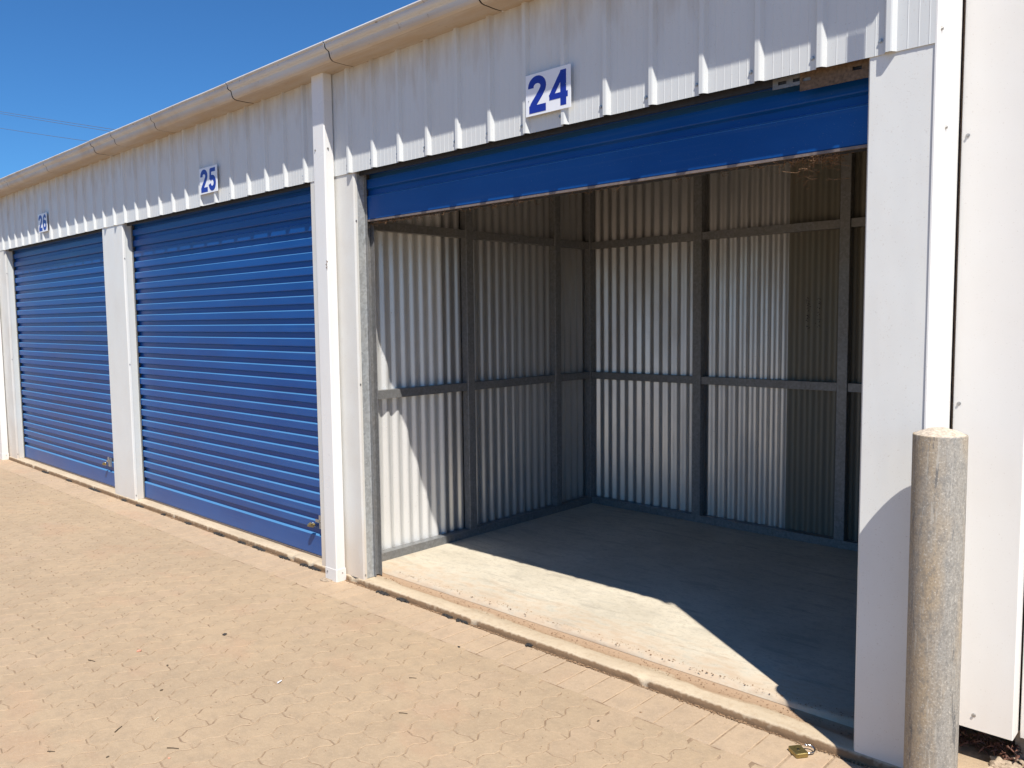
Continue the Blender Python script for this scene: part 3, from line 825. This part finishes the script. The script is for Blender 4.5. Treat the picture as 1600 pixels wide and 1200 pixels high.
def arc(cx, cy, rx, ry, a0, a1, n=16): return [(cx+rx*math.cos(math.radians(a0+(a1-a0)*i/n)), cy+ry*math.sin(math.radians(a0+(a1-a0)*i/n))) for i in range(n+1)]
def digit_polys(ch):
    # unit box 0..0.62 x 0..1, stroke .155
    w_ = .195; S = []
    if ch == '2':
        S.append((arc(.29, .715, .212, .207, 185, -28, 18)+[(.40, .50), (.27, .34), (.155, .20), (.10, .10)], w_))
        S.append(([(.02, .0775), (.585, .0775)], w_))
    if ch == '4':
        S.append(([(.455, 0), (.455, 1.0)], w_)); S.append(([(0, .30), (.60, .30)], .145))
        S.append(([(.045, .30), (.43, .93)], .15))
    if ch == '5':
        S.append(([(.13, .92), (.545, .92)], .155))
        S.append(([(.165, .97), (.115, .49)], .145))
        S.append((arc(.28, .325, .212, .25, 140, -172, 22), w_))
    if ch == '6':
        S.append((arc(.29, .315, .208, .238, 0, 360, 26), w_))
        S.append((arc(.345, .46, .265, .462, 190, 92, 12)+arc(.33, .72, .17, .205, 88, 12, 8), .15))
    return S
def sign(num, xc, zc, label, wd=.250, ht=.174, yb=-.0235):
    s = empty('number_sign', label, 'sign', (xc, yb, zc), 'white unit number signs on the fascia')
    MB().box(-wd/2, wd/2, 0, .0035, -ht/2, ht/2, .0).build('sign_board', M['sign'], s)
    H = ht*.83; x = -wd/2+.017
    for ch in num:
        b = MB(); lay = 0
        for pts, w_ in digit_polys(ch):
            L, Rr = stroke([(u*H*1.16, v*H) for u, v in pts], w_*H*1.12); n_ = len(L); y = -.0006-.00025*lay; lay += 1
            V = [(p.x, y, p.y-H/2) for p in L]+[(p.x, y, p.y-H/2) for p in Rr]
            V += [(a, .0, c) for a, _, c in V]
            F = [(i, i+1, n_+i+1, n_+i) for i in range(n_-1)]+[(i, 2*n_+i, 2*n_+i+1, i+1) for i in range(n_-1)]+[(n_+i, n_+i+1, 3*n_+i+1, 3*n_+i) for i in range(n_-1)]
            F += [(0, n_, 3*n_, 2*n_), (n_-1, 3*n_-1, 4*n_-1, 2*n_-1)]
            b.add(V, F)
        d = b.build('digit', M['digit'], s); d.location = (x, 0, 0); x += H*.815
    for dx, dz in ((wd*.40, .012), (-wd*.43, -.022)): screw(dx, 0, dz, s, s=.35)
    return s
sign('24', -1.314, 2.463, 'white board with blue number 24 above the open bay')
sign('25', -4.353, 2.470, 'white board with blue number 25 above the nearer closed door')
sign('26', -7.725, 2.482, 'small-looking white board with blue number 26 above the farthest closed door')

# ------------------------------------------------------------------ padlocks
def padlock(loc, rot, label, w_=.040, h=.034, t=.015, opened=True, group=None):
    p = empty('padlock', label, 'padlock', loc); p.rotation_euler = rot
    c = .0035
    P = [(-w_/2+c, -h/2), (w_/2-c, -h/2), (w_/2, -h/2+c), (w_/2, h/2-c*1.5), (w_/2-c*1.5, h/2), (-w_/2+c*1.5, h/2), (-w_/2, h/2-c*1.5), (-w_/2, -h/2+c)]
    b = MB(); n_ = len(P); ins = offset(P, .0018)
    Z = [(-t/2, ins), (-t/2+.0018, P), (t/2-.0018, P), (t/2, ins)]
    for z, q in Z:
        for x, y in q: b.V.append((x, y, z))
    for i in range(3):
        for k in range(n_): b.F.append((i*n_+k, i*n_+(k+1) % n_, (i+1)*n_+(k+1) % n_, (i+1)*n_+k))
    b.F.append(tuple(range(n_))[::-1]); b.F.append(tuple(range(3*n_, 4*n_)))
    b.build('lock_body', M['brass'], p)
    r_ = w_*.30; lift = .012 if opened else 0.
    pts = [(r_, h/2-.006, 0), (r_, h/2+lift, 0)]+[(r_*math.cos(a*math.pi/10), h/2+lift+r_*.25+r_*1.1*math.sin(a*math.pi/10), 0) for a in range(11)]
    pts += [(-r_, h/2+lift-(0.002 if opened else -.0), 0)] if opened else [(-r_, h/2-.006, 0)]
    if opened:   # swung aside about the long leg
        rot_ = Matrix.Rotation(.35, 3, 'Y'); q0 = Vector((r_, 0, 0)); pts = [tuple(rot_ @ (Vector(v)-q0)+q0) for v in pts]
    b = MB().tube(pts, .0030, 8); b.build('shackle', M['chrome'], p, True)
    b = MB(); b.prism([(.006*math.cos(a*math.pi/5), .0+.006*math.sin(a*math.pi/5)) for a in range(10)], t/2, t/2+.0008, 'z'); b.build('keyway', M['chrome'], p)
    return p
padlock((-.150, -.085, .0095), (0, 0, math.radians(-36)), 'open brass padlock lying on the paving beside the open bay', w_=.058, h=.046, t=.017)
def hang(p, yd, xd):
    Y = Vector(yd).normalized(); X = Vector(xd); X = (X-Y*X.dot(Y)).normalized(); Z = X.cross(Y)
    p.rotation_euler = Matrix(((X.x, Y.x, Z.x), (X.y, Y.y, Z.y), (X.z, Y.z, Z.z))).to_euler()
hang(padlock((-3.335, DY-.050, .243), (0, 0, 0), 'brass padlock hanging from the latch of door 25', w_=.040, h=.044, t=.016, opened=False), (.88, -.10, .46), (.25, -.75, .5))
hang(padlock((-6.672, DY-.050, .246), (0, 0, 0), 'small dark padlock hanging from the latch of door 26', w_=.034, h=.036, opened=False), (.88, -.10, .46), (.25, -.75, .5))

# ------------------------------------------------------------------ small litter on the paving
def stick(pix, L, ang, mat, label, r_=.0016, cat='twig', name='twig', bend=.1):
    x, y = pix; d = Vector((math.cos(ang), math.sin(ang), 0)); s_ = Vector((-d.y, d.x, 0))
    b = MB().tube([-d*L*.62, s_*L*bend*.5, d*L*.62], [r_*1.3, r_, r_*.7], 6)
    o = b.build(name, mat); o.location = (x, y, r_+.0006); return tag(o, label, cat)
stick((-2.812, -1.436), .035, .35, M['twig'], 'short brown twig nearest the left edge beside the dried petal')
stick((-2.084, -1.599), .036, 2.2, M['twig'], 'dark straight twig on the paving at lower left')
stick((-1.798, -1.523), .036, .62, M['twig'], 'thin brown twig near the bottom edge lying almost level')
stick((-2.098, -1.823), .022, .7, M['twig'], 'small twig close to the lower left corner')
stick((-1.391, -.812), .028, .55, M['twig'], 'thin twig on the paving left of a paver joint in mid foreground')
stick((-1.601, -.589), .026, .6, M['twig'], 'pale brown twig in front of the edging bricks')
stick((-2.055, -1.469), .022, 2.2, M['straw'], 'pale bent straw lying between the dark twigs', .0013, 'straw', 'straw')
stick((-1.989, -.985), .020, 1.9, M['sign'], 'small white paper scrap on the bare paving', .0028, 'litter', 'paper_scrap', .0)
def pebble(x, y, s_, mat, label, name='pebble', cat='pebble'):
    b = MB(); b.lump((0, 0, 0), s_, 1.5, 1, .6, int(x*-977)); o = b.build(name, mat); o.location = (x, y, s_*.35); return tag(o, label, cat)
pebble(-2.651, -.888, .008, M['rubber'], 'largest black pebble on the open paving')
pebble(-2.285, -1.352, .005, M['twig'], 'small dark pebble left of the pale straw')
pebble(-2.508, -1.228, .005, M['twig'], 'small dark crumb below the black pebble')
pebble(-2.761, -1.249, .009, M['pink'], 'dried pinkish petal on the paving at left', 'petal', 'petal')
pebble(-1.696, -.235, .006, M['rubber'], 'black crumb at the joint of edging bricks and paving')
pebble(-1.913, -1.701, .0045, M['twig'], 'dark seed near the bottom left edge', 'seed', 'seed')
pebble(-1.745, -1.561, .0045, M['pink'], 'reddish seed under the level twig', 'seed', 'seed')
pebble(-.80, -.36, .005, M['twig'], 'dark crumb in the zigzag pavers before the open bay')
pebble(-.72, -.20, .005, M['dirt'], 'brown crumb between two edging bricks')

# ------------------------------------------------------------------ power lines beyond the roof
def ray_at(px, py, Y):
    d = _f+_r*(px-800)/FOC-_u*(py-600)/FOC; t = (Y-CAM[1])/d.y; return Vector(CAM)+d*t
for (a, b_, lab) in (((0, 175), (165, 200), 'upper power line of the close pair above the shed roof'), ((0, 178), (160, 203), 'lower power line of the close pair above the shed roof'), ((0, 201), (128, 219), 'single power line hanging lowest above the shed roof')):
    A_ = ray_at(*a, 9.0); B_ = ray_at(*b_, 9.0); d = (B_-A_)
    pts = [A_+d*t+Vector((0, 0, -.25*(1-(2*(t+2)/6-1)**2)+.25*(1-(2*(2.5)/6-1)**2))) for t in [-2+6*k/24 for k in range(25)]]
    b = MB().tube(pts, .008, 5); tag(b.build('power_line', M['black']), lab, 'power line', 'power lines against the sky')
